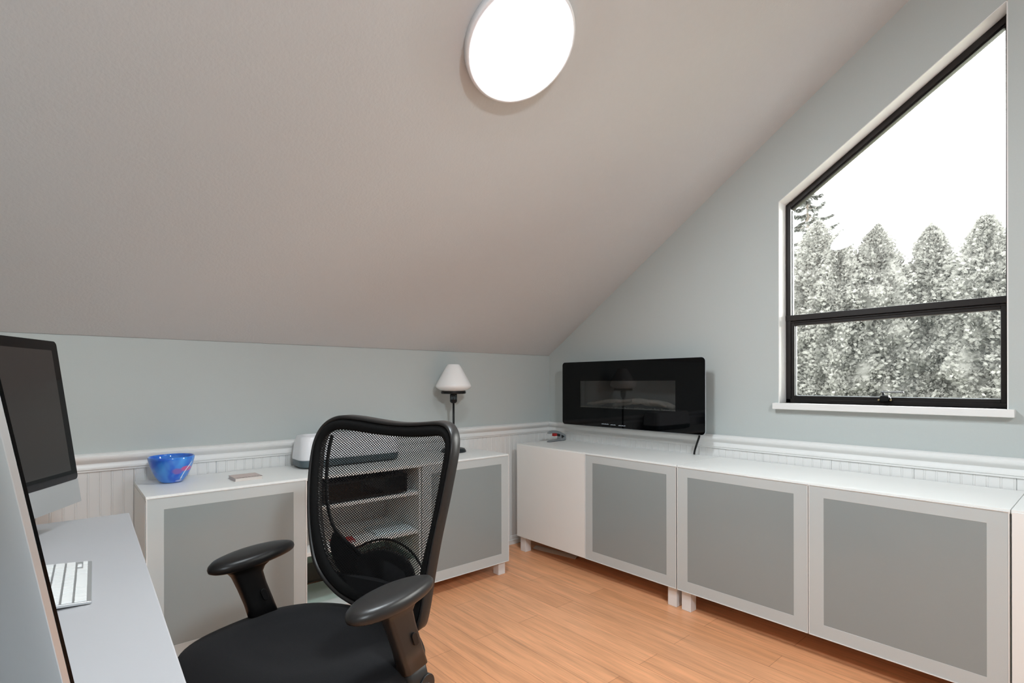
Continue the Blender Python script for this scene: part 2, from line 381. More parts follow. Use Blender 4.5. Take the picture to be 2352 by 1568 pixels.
# things in the open bay
o = thing('media_player', 'flat black box in the top of the open bay behind the chair', 'media player', (-1.625, -.24, .592))
link('case', bx(-.218, .218, -.155, .14, .008, .100), BLKP, o, bevel=.006)
link('front_panel', bx(-.205, .205, -.1575, -.1545, .02, .09), BLACKGL, o, bevel=.001)
for x in (-.17, .17):
    b = B(); lathe(b, [(0, 0), (.016, 0), (.016, .009), (0, .009)], 20, (x, -.11, 0)); link('foot', b, BLKP, o)
o = thing('red_folder', 'small red folder lying on the lower shelf of the open bay', 'folder', (-1.725, -.33, .392), math.radians(-8))
RED = mat('red_card', (.45, .03, .03), .5)
link('cover', bx(-.055, .055, -.035, .035, 0, .002), RED, o, bevel=.001)
link('pages', bx(-.052, .052, -.032, .032, .002, .008), mat('paper_white', (.75, .74, .71), .8), o)
link('front_cover', bx(-.055, .055, -.035, .035, .008, .010), RED, o, bevel=.001)
o = tag(link('paper_stack', bx(-.10, .10, -.07, .07, 0, .012), mat('paper_pale_blue', (.62, .70, .72), .8)), 'stack of pale papers on the lower shelf of the open bay', 'papers'); o.location = (-1.46, -.28, .392)

# ------------------------------------------------------------------ things on the left cabinet
# blue bowl
def blue_glass():
    m = bpy.data.materials.new('swirled_blue_glass'); m.use_nodes = True; n = m.node_tree.nodes; l = m.node_tree.links; p = n['Principled BSDF']
    t = n.new('ShaderNodeTexCoord'); nz = n.new('ShaderNodeTexNoise'); nz.inputs['Scale'].default_value = 9; nz.inputs['Detail'].default_value = 2; nz.inputs['Distortion'].default_value = 1.2
    l.new(t.outputs['Object'], nz.inputs[0]); r = n.new('ShaderNodeValToRGB'); l.new(nz.outputs['Fac'], r.inputs[0])
    e = r.color_ramp.elements; e[0].position = .36; e[0].color = (.012, .11, .60, 1); e[1].position = .66; e[1].color = (.06, .32, .78, 1)
    # red and white flecks on the side turned to the room
    sx = n.new('ShaderNodeSeparateXYZ'); l.new(t.outputs['Object'], sx.inputs[0])
    def m_(op, a, b=None, c=None):
        k = n.new('ShaderNodeMath'); k.operation = op
        for i, v in enumerate((a, b, c)):
            if v is None: continue
            if isinstance(v, (int, float)): k.inputs[i].default_value = v
            else: l.new(v, k.inputs[i])
        return k.outputs[0]
    def blob(x, y, z, sx_, sz_):
        dx = m_('DIVIDE', m_('SUBTRACT', sx.outputs[0], x), sx_); dz = m_('DIVIDE', m_('SUBTRACT', sx.outputs[2], z), sz_); dy = m_('DIVIDE', m_('SUBTRACT', sx.outputs[1], y), .05)
        d2 = m_('ADD', m_('ADD', m_('MULTIPLY', dx, dx), m_('MULTIPLY', dz, dz)), m_('MULTIPLY', dy, dy))
        nn = n.new('ShaderNodeTexNoise'); nn.inputs['Scale'].default_value = 45; nn.inputs['Detail'].default_value = 2; l.new(t.outputs['Object'], nn.inputs[0])
        k = n.new('ShaderNodeMapRange'); l.new(m_('ADD', d2, m_('MULTIPLY', nn.outputs['Fac'], 1.4)), k.inputs[0]); k.inputs[1].default_value = 1.8; k.inputs[2].default_value = 1.2; return k.outputs[0]
    def over(base, fac, col):
        x = n.new('ShaderNodeMix'); x.data_type = 'RGBA'; l.new(fac, x.inputs[0]); l.new(base, x.inputs[6]); x.inputs[7].default_value = (*col, 1); return x.outputs[2]
    c = over(r.outputs[0], blob(.050, -.060, .062, .034, .012), (.50, .10, .28))
    c = over(c, blob(.012, -.075, .055, .022, .016), (.20, .12, .45))
    c = over(c, blob(.028, -.085, -.0 + .010, .030, .008), (.65, .70, .85))
    l.new(c, p.inputs['Base Color']); p.inputs['Roughness'].default_value = .06; p.inputs['Coat Weight'].default_value = .5
    p.inputs['Subsurface Weight'].default_value = .25; p.inputs['Subsurface Radius'].default_value = (.01, .02, .05)
    return m
b = B(); R_ = .0935
outer = [(0, 0), (.028, 0), (.040, .002), (.052, .010), (.066, .030), (.078, .055), (.087, .080), (.0925, .102), (R_, .113)]
inner = [(R_-.002, .1148), (R_-.0045, .1135), (.088, .102), (.082, .080), (.073, .055), (.060, .031), (.045, .014), (.028, .008), (0, .007)]
lathe(b, outer+inner, 64)
bowl = tag(link('glass_bowl', b, blue_glass(), smooth=True), 'bright blue glass bowl with red and white swirls on the left cabinet', 'bowl')
bowl.location = (-2.392, -.140, HL); bowl.scale = (.91, .91, .97)
# streak of white glass running down the bowl
st = B(); pts = []
for k in range(9):
    u = k/8; z = .092-.078*u; rr = next(r0+(r1-r0)*(z-z0)/(z1-z0) for (r0, z0), (r1, z1) in zip(outer, outer[1:]) if z0 <= z <= z1 and z1 > z0)
    a = math.radians(-34-22*u-10*math.sin(u*2.5)); pts.append(((rr+.0004)*math.cos(a), (rr+.0004)*math.sin(a), z))
tube(st, pts, [.0006, .0014, .0018, .0014, .0016, .002, .0018, .003, .001], 8)
lab(link('glass_streak', st, mat('white_glass', (.75, .80, .88), .1), bowl, smooth=True), 'thin white glass streak')

# notebook
o = thing('notebook', 'small closed pink patterned notebook with a black scalloped edge on the left cabinet', 'notebook', (-2.133, -.258, HL), math.radians(2))
def pink():
    m = mat('pink_speckled_cover', (.60, .50, .46), .7, bump=(160, .2, .0005), var=.12); return m
link('back_cover', bx(-.055, .055, -.052, .052, 0, .0015), mat('cream_card', (.62, .55, .5), .7), o)
link('pages', bx(-.053, .053, -.050, .050, .0015, .012), mat('cream_pages', (.66, .60, .56), .8), o)
link('front_cover', bx(-.055, .055, -.052, .052, .012, .0138), pink(), o, bevel=.0005)
b = B()
for k in range(9):
    x = -.045+k*.0118; r = random.uniform(.004, .0065); prism(b, [(x+r*1.15*math.cos(t*PI/6), -.0515+r*.9*math.sin(t*PI/6)) for t in range(7)], .0138, .0142, 'z')
box(b, -.055, .055, -.0525, -.0505, .0138, .0142)
link('black_border', b, mat('black_print', (.02, .02, .02), .6), o)

# white office machine
o = thing('laminator', 'long white office machine with a grey base, behind the chair on the left cabinet', 'office machine', (-1.607, -.122, HL))
def rsec(hx, hy, r, z, n=7): return [(x, y, z) for x, y in rrect(-hx, hx, -hy, hy, r, n)]
b = B(); loft(b, [rsec(.258, .078, .04, .006), rsec(.264, .084, .045, .012), rsec(.266, .086, .045, .036), rsec(.264, .085, .045, .042)])
link('base', b, SLATE, o, smooth=True, bevel=.001)
b = B(); loft(b, [rsec(.2665, .0865, .045, .042), rsec(.268, .087, .045, .050), rsec(.262, .082, .045, .11), rsec(.254, .074, .045, .150), rsec(.248, .068, .042, .157), rsec(.240, .060, .038, .159), rsec(.228, .048, .03, .1585), rsec(.222, .042, .026, .135), rsec(.218, .038, .024, .118)])
link('housing', b, WPL, o, smooth=True)
b = B(); tube(b, [(-.19, 0, .121), (.19, 0, .121)], .012, 16)
link('roller', b, mat('pale_roller', (.6, .6, .63), .5), o, smooth=True)
for x in (-.2, .2):
    for y in (-.05, .05):
        f = B(); lathe(f, [(0, 0), (.014, 0), (.014, .007), (0, .007)], 16, (x, y, 0)); link('rubber_foot', f, BLKP, o)

# table lamp
lx, ly = -.947, -.135
o = thing('table_lamp', 'slim black table lamp with a white glass cone shade, behind the chair', 'lamp', (lx, ly, HL))
b = B(); lathe(b, [(0, 0), (.074, 0), (.076, .004), (.072, .014), (.066, .021), (.055, .024), (.02, .027), (.009, .030), (0, .030)], 48)
link('base', b, mat('lamp_black', (.02, .025, .028), .35), o, smooth=True)
b = B(); lathe(b, [(0, .028), (.0062, .028), (.0062, .30), (0, .30)], 20); link('pole', b, BLKP, o, smooth=True)
b = B(); lathe(b, [(0, .292), (.008, .294), (.018, .299), (.0215, .307), (.0215, .345), (.0205, .347), (.0215, .349), (.0205, .352), (.0215, .355), (0, .355)], 32)
sk = link('socket', b, BLKP, o, smooth=True)
PR = mat('pale_print', (.25, .35, .40), .5)
for r in range(3):          # small printed rating lines round the socket
    f = B()
    for k in range(5):
        a = math.radians(-168+k*26+r*5); a2 = a+math.radians(14-4*(k % 2))
        z = .320+r*.009
        vs = [f.verts.new((.0218*math.cos(t), .0218*math.sin(t), zz)) for t, zz in ((a, z), ((a+a2)/2, z), (a2, z), (a2, z+.0035), ((a+a2)/2, z+.0035), (a, z+.0035))]; f.faces.new(vs)
    link('printed_line', f, PR, sk)
b = B(); lathe(b, [(0, .352), (.070, .352), (.0745, .355), (.0745, .366), (.072, .368), (.060, .368), (0, .366)], 48)
hd = link('shade_holder', b, BLKP, o, smooth=True)
b = B(); tube(b, [(-.0745, -.01, .361), (-.082, -.011, .361)], .003, 10); link('thumbscrew', b, BLKP, hd)
b = B(); lathe(b, [(.062, .366), (.072, .370), (.098, .383), (.106, .390), (.1085, .398), (.106, .407), (.095, .428), (.070, .473), (.050, .509), (.0385, .528), (.034, .530), (0, .531)], 64)
OPAL = mat('opal_glass', (.86, .85, .84), .14, sss=.3, var=.01, coat=.4)
link('shade', b, OPAL, o, smooth=True)

# ------------------------------------------------------------------ stapler
o = thing('stapler', 'grey one-touch stapler with a red catch, in the corner of the right cabinet', 'stapler', (-.122, -.200, HR), math.radians(5))
SG = mat('stapler_grey', (.27, .29, .30), .33, metal=.2)
L = .085
b = B(); secs = []
for x, hw, h in ((-.100, .006, .004), (-.092, .013, .007), (-.07, .018, .010), (-.03, .018, .011), (.02, .017, .013), (.05, .017, .017), (.072, .017, .030), (.083, .015, .036), (.087, .010, .030)):
    secs.append([(x, -hw, 0.003), (x, hw, .003), (x, hw*.9, h*.8), (x, hw*.6, h), (x, -hw*.6, h), (x, -hw*.9, h*.8)])
loft(b, secs); link('base', b, SG, o, bevel=.0015)
b = B(); loft(b, [[(x, -hw, 0), (x, hw, 0), (x, hw, .003), (x, -hw, .003)] for x, hw in ((-.100, .006), (-.092, .013), (-.07, .018), (.07, .017), (.087, .010))]); link('rubber_sole', b, BLKP, o)
b = B(); secs = []
for k in range(13):
    u = k/12; x = .082-.172*u; zc = .034+.036*math.sin(min(1, u*1.25)*PI/2)-.006*max(0, u-.8)*5; th = .010*(.9+.3*math.sin(u*PI)); hw = .016-.004*u
    secs.append([(x, -hw, zc-th), (x, hw, zc-th), (x, hw, zc), (x, hw*.55, zc+th*.7), (x, -hw*.55, zc+th*.7), (x, -hw, zc)])
loft(b, secs); link('handle', b, SG, o, smooth=True, bevel=.001)
link('red_catch', bx(-.040, -.010, -.011, .011, .036, .057), mat('red_plastic', (.42, .01, .01), .3), o, bevel=.002)
b = B(); loft(b, [[(x, -.010, z0), (x, .010, z0), (x, .010, z1), (x, -.010, z1)] for x, z0, z1 in ((.075, .022, .036), (.03, .026, .056), (-.012, .050, .066))]); link('magazine', b, BLKP, o)
link('hinge_plate', bx(.022, .030, -.0165, .0165, .012, .048), mat('plate_grey', (.32, .34, .36), .4, metal=.5), o)

# ------------------------------------------------------------------ cover strip on the floor
b = B(); n_ = 8; secs = []
for x in (-.168, .168):
    top = [(x, -.032+.064*k/n_, .0025+.011*math.sin(PI*k/n_)) for k in range(n_+1)]; bot = [(x, y, max(0, z-.0025)) for _, y, z in top[::-1]]
    secs.append(top+bot)
loft(b, secs)
o = tag(link('floor_strip', b, mat('beige_metal', (.66, .60, .54), .45, metal=.25), smooth=False, bevel=.0005), 'loose beige metal floor strip lying under the corner cabinet', 'metal strip')
o.location = (-.272, -.338, FLOOR); o.rotation_euler = (0, 0, math.radians(-80))

# ------------------------------------------------------------------ electric fireplace on the gable wall
FX = -.12; fy0, fy1, fz0, fz1 = -1.311, -.253, .8685, 1.290
o = thing('electric_fireplace', 'black glass electric fireplace hanging on the gable wall above the corner cabinet', 'fireplace', (0, (fy0+fy1)/2, fz0))
yc = (fy0+fy1)/2; hw_ = (fy1-fy0)/2; hh = fz1-fz0
def lo(y, z): return (y-yc, z-fz0)
iy0, iy1, iz0, iz1 = -1.1315, -.4115, .9895, 1.1635
# metal housing behind the glass, open at the front where the viewing opening is
b = B(); Hy0, Hy1, Hz0, Hz1 = fy0+.100, fy1-.075, fz0+.035, fz1-.035; t = .003
for a in ((FX+.006, -.001, Hy0-yc, Hy1-yc, Hz0-fz0, Hz0-fz0+t), (FX+.006, -.001, Hy0-yc, Hy1-yc, Hz1-fz0-t, Hz1-fz0), (FX+.006, -.001, Hy0-yc, Hy0-yc+t, Hz0-fz0+t, Hz1-fz0-t), (FX+.006, -.001, Hy1-yc-t, Hy1-yc, Hz0-fz0+t, Hz1-fz0-t), (-.006, -.001, Hy0-yc+t, Hy1-yc-t, Hz0-fz0+t, Hz1-fz0-t)): box(b, *a)
link('housing', b, mat('housing_metal', (.03, .03, .03), .5, metal=.4), o)
b = B(); rout = rrect(-hw_, hw_, 0, hh, .022, 7); npt = len(rout)
# inner outline with the same number of points, corners gathered at the rectangle's corners
ir = [(iy1-yc, iz1-fz0), (iy0-yc, iz1-fz0), (iy0-yc, iz0-fz0), (iy1-yc, iz0-fz0)]
iin = []
for cx_, cz_ in ir: iin += [(cx_+(1 if cx_ < 0 else -1)*.0004*k*0, cz_) for k in range(8)]
n4 = 8
# ring: outer rounded rect, inner plain rectangle (build by four corner fans and four sides)
for side, d in (('f', FX), ('b', FX+.006)):
    vo = [b.verts.new((d, y, z)) for y, z in rout]; vi = [b.verts.new((d, y, z)) for y, z in ir]
    for c_ in range(4):
        for k in range(7): b.faces.new([vo[c_*8+k], vo[c_*8+k+1], vi[c_]])
        b.faces.new([vo[c_*8+7], vo[((c_+1) % 4)*8], vi[(c_+1) % 4], vi[c_]])
    if side == 'f': fo, fi = vo, vi
for k in range(npt): b.faces.new([fo[k], fo[(k+1) % npt], vo[(k+1) % npt], vo[k]])
for k in range(4): b.faces.new([fi[k], fi[(k+1) % 4], vi[(k+1) % 4], vi[k]])
link('glass_front', b, BLACKGL, o)
link('edge_trim', (lambda q: (rring(q, rrect(-hw_-.002, hw_+.002, -.002, hh+.002, .024, 7), rrect(-hw_+.0002, hw_-.0002, .0002, hh-.0002, .022, 7), FX+.0015, FX+.0055, 'x'), q)[1])(B()), mat('pale_glass_edge', (.45, .48, .50), .3), o)
link('viewing_pane', bx(FX+.001, FX+.005, iy0-yc, iy1-yc, iz0-fz0, iz1-fz0), SMOKE, o)
fb = B(); D_ = -.012
box(fb, FX+.008, D_, iy0-yc-.05, iy1-yc+.05, iz0-fz0-.012, iz0-fz0-.006); box(fb, D_-.003, D_, iy0-yc-.05, iy1-yc+.05, iz0-fz0-.006, iz1-fz0+.03)
box(fb, FX+.008, D_, iy0-yc-.053, iy0-yc-.05, iz0-fz0-.006, iz1-fz0+.03); box(fb, FX+.008, D_, iy1-yc+.05, iy1-yc+.053, iz0-fz0-.006, iz1-fz0+.03); box(fb, FX+.008, D_, iy0-yc-.05, iy1-yc+.05, iz1-fz0+.03, iz1-fz0+.033)
link('firebox', fb, mat('firebox_grey', (.30, .30, .29), .6), o)
b = B()
for k in range(420):
    y = random.uniform(iy0-yc-.03, iy1-yc+.03); x = random.uniform(FX+.012, D_-.012); r = random.uniform(.004, .009); z = iz0-fz0-.004+random.uniform(0, .006)
    mtx = Matrix.Translation((x, y, z)) @ Matrix.Rotation(random.uniform(0, 6), 4, (random.random(), random.random(), random.random()+.1)) @ Matrix.Diagonal((r, r*.8, r*.6, 1))
    bmesh.ops.create_icosphere(b, subdivisions=1, radius=1, matrix=mtx)
em = link('ember_bed', b, mat('pale_stone_chips', (.55, .53, .50), .5, var=.2), o); em['kind'] = 'stuff'
LOG = mat('driftwood', (.80, .74, .66), .7, bump=(60, .6, .004), var=.25)
for (ya, za, yb, zb2, r, x_) in ((.30, .028, -.02, .064, .012, -.075), (.14, .022, -.10, .058, .015, -.06), (.02, .060, -.20, .042, .014, -.07), (-.08, .055, -.30, .024, .017, -.055), (.36, .022, .20, .040, .009, -.05), (-.16, .060, -.27, .030, .010, -.09)):
    b = B(); pp = []; rr = []
    for k in range(9):
        u = k/8; pp.append((x_+.010*math.sin(3*u+ya*9), ya+(yb-ya)*u, (iz0-fz0)-.006+za+(zb2-za)*u+.006*math.sin(5*u+yb*5))); rr.append(r*(.55+.6*math.sin(PI*(u*.8+.12)))*random.uniform(.85, 1.15))
    tube(b, pp, rr, 10); link('driftwood_branch', b, LOG, o, smooth=True)
MK = mat('white_print', (.45, .50, .55), .5)
for (a, z, wd) in ((-.618, .0175, .062), (-.690, .0160, .045), (-.752, .0150, .055)):
    b = B(); y0_ = a-yc+.02-.0; 
    for k in range(int(wd/.006)):
        box(b, FX-.0006, FX-.0001, y0_-k*.006-.0045, y0_-k*.006, z, z+.003+.001*(k % 3))
    link('control_mark', b, MK, o)
b = B(); pts = [(-.045, -1.245-yc, Hz0-fz0+.004), (-.05, -1.243-yc, .02), (-.052, -1.238-yc, -.02), (-.050, -1.222-yc, -.06), (-.044, -1.207-yc, -.095), (-.036, -1.198-yc, HR-fz0+.006), (-.026, -1.192-yc, HR-fz0+.0045), (-.018, -1.19-yc, HR-fz0+.0045)]
tube(b, pts, .0055, 10); lab(link('power_cord', b, BLKP, o, smooth=True), 'black power cord')
o.location = (0, yc, fz0)

# ------------------------------------------------------------------ desk
DZ = .74
o = thing('desk', 'white desk along the left edge of the photo, under the two computers', 'desk', (-2.58, -.690, FLOOR), math.radians(-1.4))
zt = DZ-FLOOR
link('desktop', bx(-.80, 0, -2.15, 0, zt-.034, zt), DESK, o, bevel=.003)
b = B(); box(b, -.76, -.06, -2.09, -2.07, zt-.10, zt-.035); box(b, -.76, -.06, -.08, -.06, zt-.10, zt-.035); box(b, -.76, -.74, -2.07, -.08, zt-.10, zt-.035)
link('underframe', b, LEGW, o)
for x, y in ((-.115, -.12), (-.745, -.12), (-.115, -2.08), (-.745, -2.08)):
    link('leg', bx(x, x+.05, y, y+.05, 0, zt-.035), LEGW, o, bevel=.002)

# keyboard
kx, ky = -2.690, -1.218
o = thing('keyboard', 'slim aluminium keyboard with white keys on the white desk', 'keyboard', (kx, ky, DZ), math.radians(-92.0+0))
# local: +x runs away from the window towards the viewer along the desk, +y points to the desk's edge where the typist sits
# local frame: x = 0..0.28 along the row, y = 0 (front edge) .. -0.13 (back edge)
KW, KD = .284, .131
def kz(y): return .0065+.011*(-y/KD)
b = B(); sec = []
for x in (0, KW):
    sec.append([(x, 0, .001), (x, 0, .0062), (x, -.004, kz(-.004)), (x, -KD, kz(-KD)), (x, -KD, .010)])
loft(b, sec); link('case', b, ALU, o, bevel=.0012)
b = B(); tube(b, [(.004, -KD+.010, .0095), (KW-.004, -KD+.010, .0095)], .009, 16); link('battery_tube', b, ALU, o, smooth=True)
KEYM = mat('white_keycap', (.80, .81, .80), .4)
def key(x0, x1, y0, y1):
    k = B(); v = []
    for (x, y) in ((x0, y0), (x1, y0), (x1, y1), (x0, y1)):
        v.append((x, y, kz(y)))
    ins = .0006
    loft(k, [[(x, y, z-.0003) for x, y, z in v], [(x+(ins if x == x0 else -ins), y+(ins if y == min(y0, y1) else -ins), z+.0022) for x, y, z in v]])
    kk = link('key', k, KEYM, o); return kk
rows = [(.0065, .0195)]
pit = .0187; ys = [(-.0075, -.0255)]+[(-.0287-pit*i, -.0287-pit*i-.0155) for i in range(4)]+[(-.0287-pit*4, -.0287-pit*4-.009)]
m0 = .005; tot = KW-2*m0; gp = .0028
def row(widths, y0, y1):
    s = sum(widths); x = m0; a = (tot-gp*(len(widths)-1))/s
    for wd in widths: key(x, x+wd*a, y0, y1); x += wd*a+gp
# the arrow cluster lies at the far end (x small), so rows are listed from that end
y0, y1 = ys[0]
u_ = .0160; x = m0
key(x, x+u_, y0, y0-.0085); x += u_+gp
key(x, x+u_, y0, y0-.0085); key(x, x+u_, y0-.0100, y1); x += u_+gp
key(x, x+u_, y0, y0-.0085); x += u_+gp
for wd in (.016, .0195, .092, .0195, .016, .016): key(x, x+wd, y0, y1); x += wd+gp
key(x, KW-m0, y0, y1)
row([2.25]+[1]*10+[2.25], *ys[1]); row([1.75]+[1]*11+[1.75], *ys[2]); row([1]*13+[1.5], *ys[3]); row([1.5]+[1]*13, *ys[4]); row([1]*14, *ys[5])

# ------------------------------------------------------------------ all-in-one computers
def computer(label, corner, normal_deg, tilt_deg, side):
    """corner = lower end of the visible side edge of the glass; side=+1: body extends to local -x from it, -1: to +x"""
    n = Vector((math.cos(math.radians(normal_deg)), math.sin(math.radians(normal_deg)), 0))
    rz = math.radians(normal_deg)+PI/2          # local -y is the way the screen faces
    o = thing('desktop_computer', label, 'computer', (corner[0], corner[1], corner[2]), rz)
    t = math.radians(tilt_deg)
    # tilted frame: origin at the glass's lower corner, +z up the glass, +y to the back
    def T(x, y, z): return (x*side, y*math.cos(t)+z*math.sin(t), z*math.cos(t)-y*math.sin(t))
    W, HG, CH = .650, .395, .066
    def tf(bm):
        for v in bm.verts: v.co = T(*v.co)
        return bm
    # aluminium body: rim 9 mm deep, gently bulged back
    b = B(); r0 = rrect(-W, 0, -CH, HG, .012, 5)
    cxm, czm = -W/2, (HG-CH)/2
    def ring(s, y): return [(cxm+(x-cxm)*s, y, czm+(z-czm)*s) for x, z in r0]
    loft(b, [ring(1, .0012), ring(1, .0065), ring(.985, .0100), ring(.93, .016), ring(.80, .024), ring(.6, .032), ring(.35, .037), ring(.1, .039)])
    body = link('body', tf(b), ALU, o, smooth=False, bevel=.0006)
    b = B(); prism(b, [(x, z) for x, z in rrect(-W, 0, 0, HG, .012, 5)], -.0012, .0012, 'y')
    gl = link('glass_front', tf(b), BLACKGL, o)
    link('display', tf(bx(-W+.027, -.027, -.0016, -.0011, .027, HG-.027)), SCREEN, gl)
    link('chin', tf(bx(-W+.001, -.001, -.0010, .0012, -CH, -.0006)), ALU, o, bevel=.0005)
    # stand: a bent aluminium plate reaching the desk
    base_z = DZ-corner[2]; s = B()
    yb = .03+.02; prof = [(.030, .12), (.055, .10), (.085, .02), (.088, base_z+.02), (.080, base_z+.006), (.06, base_z+.004), (-.035, base_z+.004)]
    th = .004; xs = (-W/2-.095, -W/2+.095)
    q = [(y, z) for y, z in prof]+[(y-.004 if z > base_z+.01 else y, z-.004 if z <= base_z+.01 else z) for y, z in prof[::-1]]
    for x in (0,):
        A = [s.verts.new((xs[0]*side, y, z)) for y, z in q]; Bv = [s.verts.new((xs[1]*side, y, z)) for y, z in q]
        s.faces.new(A); s.faces.new(Bv[::-1])
        for k in range(len(q)): s.faces.new([A[k], Bv[k], Bv[(k+1) % len(q)], A[(k+1) % len(q)]])
    link('stand', s, ALU, o, bevel=.001)
    return o
computer('large black-screened computer facing the chair at the far end of the desk', (-2.709, -.813, .883), -27.7, 7.9, 1)
computer('silver back and edge of the nearer computer, at the left edge of the photo', (-2.7285, -2.164, .862), 20, 10.2, -1)

# ------------------------------------------------------------------ office chair
ch = thing('office_chair', 'black swivel office chair with a mesh back and padded armrests in front of the cabinet', 'office chair', (-2.2815, -1.449, FLOOR), 0)
ang = math.radians(200.7); Xc = Vector((math.sin(ang), -math.cos(ang), 0)); Yc = Vector((math.cos(ang), math.sin(ang), 0))
ch.rotation_euler = (0, 0, math.atan2(Xc.y, Xc.x))     # local x = Xc ; local y = Yc (the way the sitter faces)
DZC = -FLOOR
def SY(x, z): return -.2-.25*(z-.5)+1.0*x*x
OUT = [(0, 1.034), (.05, 1.037), (.10, 1.043), (.15, 1.050), (.195, 1.054), (.22, 1.049), (.243, 1.034), (.257, 1.010), (.264, .980), (.266, .947), (.263, .891), (.257, .838), (.247, .779), (.236, .728), (.219, .667), (.199, .614), (.167, .576), (.137, .552), (.100, .530), (.04, .512),
       (-.04, .506), (-.12, .506), (-.19, .508), (-.222, .520), (-.230, .56), (-.231, .61), (-.232, .656), (-.236, .717), (-.242, .7745), (-.251, .827), (-.258, .890), (-.264, .9436), (-.264, .973), (-.259, 1.0025), (-.243, 1.027), (-.213, 1.043), (-.170, 1.047), (-.115, 1.041), (-.049, 1.035)]
INN = [(0, .994), (.045, .995), (.09, .998), (.130, 1.003), (.172, 1.008), (.200, 1.009), (.222, 1.002), (.238, .985), (.244, .965), (.245, .943), (.239, .89), (.233, .838), (.222, .779), (.209, .728), (.190, .680), (.168, .638), (.142, .606), (.112, .582), (.085, .568), (.03, .560),
       (-.04, .556), (-.10, .556), (-.155, .560), (-.182, .575), (-.188, .60), (-.192, .64), (-.196, .680), (-.202, .72), (-.210, .76), (-.216, .815), (-.221, .87), (-.225, .93), (-.2265, .962), (-.2255, .985), (-.213, 1.002), (-.190, 1.008), (-.150, 1.002), (-.10, .997), (-.05, .994)]
assert len(OUT) == len(INN)
def smooth_loop(P, it=2):
    for _ in range(it):
        Q = []
        n = len(P)
        for i in range(n):
            a, b_ = P[i], P[(i+1) % n]; Q += [tuple(a[k]*.75+b_[k]*.25 for k in (0, 1)), tuple(a[k]*.25+b_[k]*.75 for k in (0, 1))]
        P = Q
    return P
OUTs, INNs = smooth_loop(OUT), smooth_loop(INN)
def lerp(A, Bq, t): return [(a[0]+(b_[0]-a[0])*t, a[1]+(b_[1]-a[1])*t) for a, b_ in zip(A, Bq)]
def s3(P, off): return [(x, SY(x, z)+off, z+DZC) for x, z in P]
RIMf = lerp(OUTs, INNs, .30)
b = B(); loft(b, [s3(RIMf, -.006), s3(lerp(OUTs, INNs, .22), .004), s3(lerp(OUTs, INNs, .08), .005), s3(OUTs, .0), s3(OUTs, -.034), s3(lerp(OUTs, INNs, .10), -.039), s3(lerp(OUTs, INNs, .55), -.037), s3(lerp(OUTs, INNs, .62), -.02), s3(RIMf, -.006)], cap=False)
link('backrest_frame', b, GRYP, ch, smooth=True)
b = B(); loft(b, [s3(lerp(OUTs, INNs, .26), -.008), s3(lerp(OUTs, INNs, .30), .002), s3(lerp(OUTs, INNs, .5), .007), s3(lerp(OUTs, INNs, .8), .006), s3(lerp(OUTs, INNs, 1.0), .000), s3(lerp(OUTs, INNs, 1.0), -.006), s3(lerp(OUTs, INNs, .26), -.008)], cap=False)
link('edge_padding', b, PADF, ch, smooth=True)
# mesh panel with UVs in metres
b = B(); cx0, cz0 = 0.0, .79; rings = []
for k in range(9):
    t = k/9; rings.append([b.verts.new(p) for p in s3([(x+(cx0-x)*t, z+(cz0-z)*t) for x, z in lerp(OUTs, INNs, .98)], -.002)])
cv_ = b.verts.new((cx0, SY(cx0, cz0)-.002, cz0+DZC)); n = len(rings[0])
for A, Q in zip(rings, rings[1:]):
    for i in range(n): b.faces.new([A[i], A[(i+1) % n], Q[(i+1) % n], Q[i]])
for i in range(n): b.faces.new([rings[-1][i], rings[-1][(i+1) % n], cv_])
uvl = b.loops.layers.uv.new('UVMap')
for f in b.faces:
    for lp in f.loops: lp[uvl].uv = (lp.vert.co.x*1.05, lp.vert.co.z)
link('mesh_panel', b, MESHM, ch, smooth=True)
b = B(); wg = [(.168, .700), (.133, .676), (.088, .655), (.045, .62), (.0, .572), (.06, .566), (.105, .584), (.132, .604), (.156, .636), (.170, .668)]
loft(b, [[(x, SY(x, z)-.012, z+DZC) for x, z in wg], [(x, SY(x, z)-.022, z+DZC) for x, z in wg]])
link('side_wing', b, FAB, ch)
# inner strap lines and the lumbar support seen through the mesh
def back_path(P, off, r, name, m, flat=1, rep=3):
    Q = P
    for _ in range(rep):
        R2 = [Q[0]]
        for a, c in zip(Q, Q[1:]): R2 += [tuple(a[k]*.75+c[k]*.25 for k in (0, 1)), tuple(a[k]*.25+c[k]*.75 for k in (0, 1))]
        Q = R2+[Q[-1]]
    bq = B(); tube(bq, [(x, SY(x, z)+off, z+DZC) for x, z in Q], r, 8, flat=flat); return link(name, bq, m, ch, smooth=True)
back_path([(.226, .99), (.229, .943), (.220, .86), (.205, .789), (.185, .742), (.168, .712), (.133, .683), (.088, .660), (.05, .64), (0, .60), (-.02, .57)], -.016, .0055, 'side_strap', BLKP)
back_path([(.088, .662), (.045, .685), (-.009, .699), (-.052, .699), (-.109, .689), (-.151, .674), (-.196, .645)], -.020, .0035, 'lumbar_rod', BLKP)
b = B(); pts_ = []
for k in range(28):
    a = 2*PI*k/28; pts_.append((-.035+.118*math.cos(a)*(1 if math.cos(a) < 0 else 1.0), .618+.052*math.sin(a)))
loft(b, [[(x*.6-.014, SY(x, z)-.030, z*.6+.618*.4+DZC) for x, z in pts_], [(x, SY(x, z)-.026, z+DZC) for x, z in pts_], [(x, SY(x, z)-.012, z+DZC) for x, z in pts_], [(x*.8-.007, SY(x, z)-.006, z*.8+.618*.2+DZC) for x, z in pts_]])
link('lumbar_pad', b, FAB, ch, smooth=True)
b = B(); low = [(-.20, .512), (-.10, .506), (0, .508), (.10, .530), (.16, .572), (.172, .60), (.12, .590), (.06, .598), (-.06, .600), (-.14, .600), (-.196, .612)]
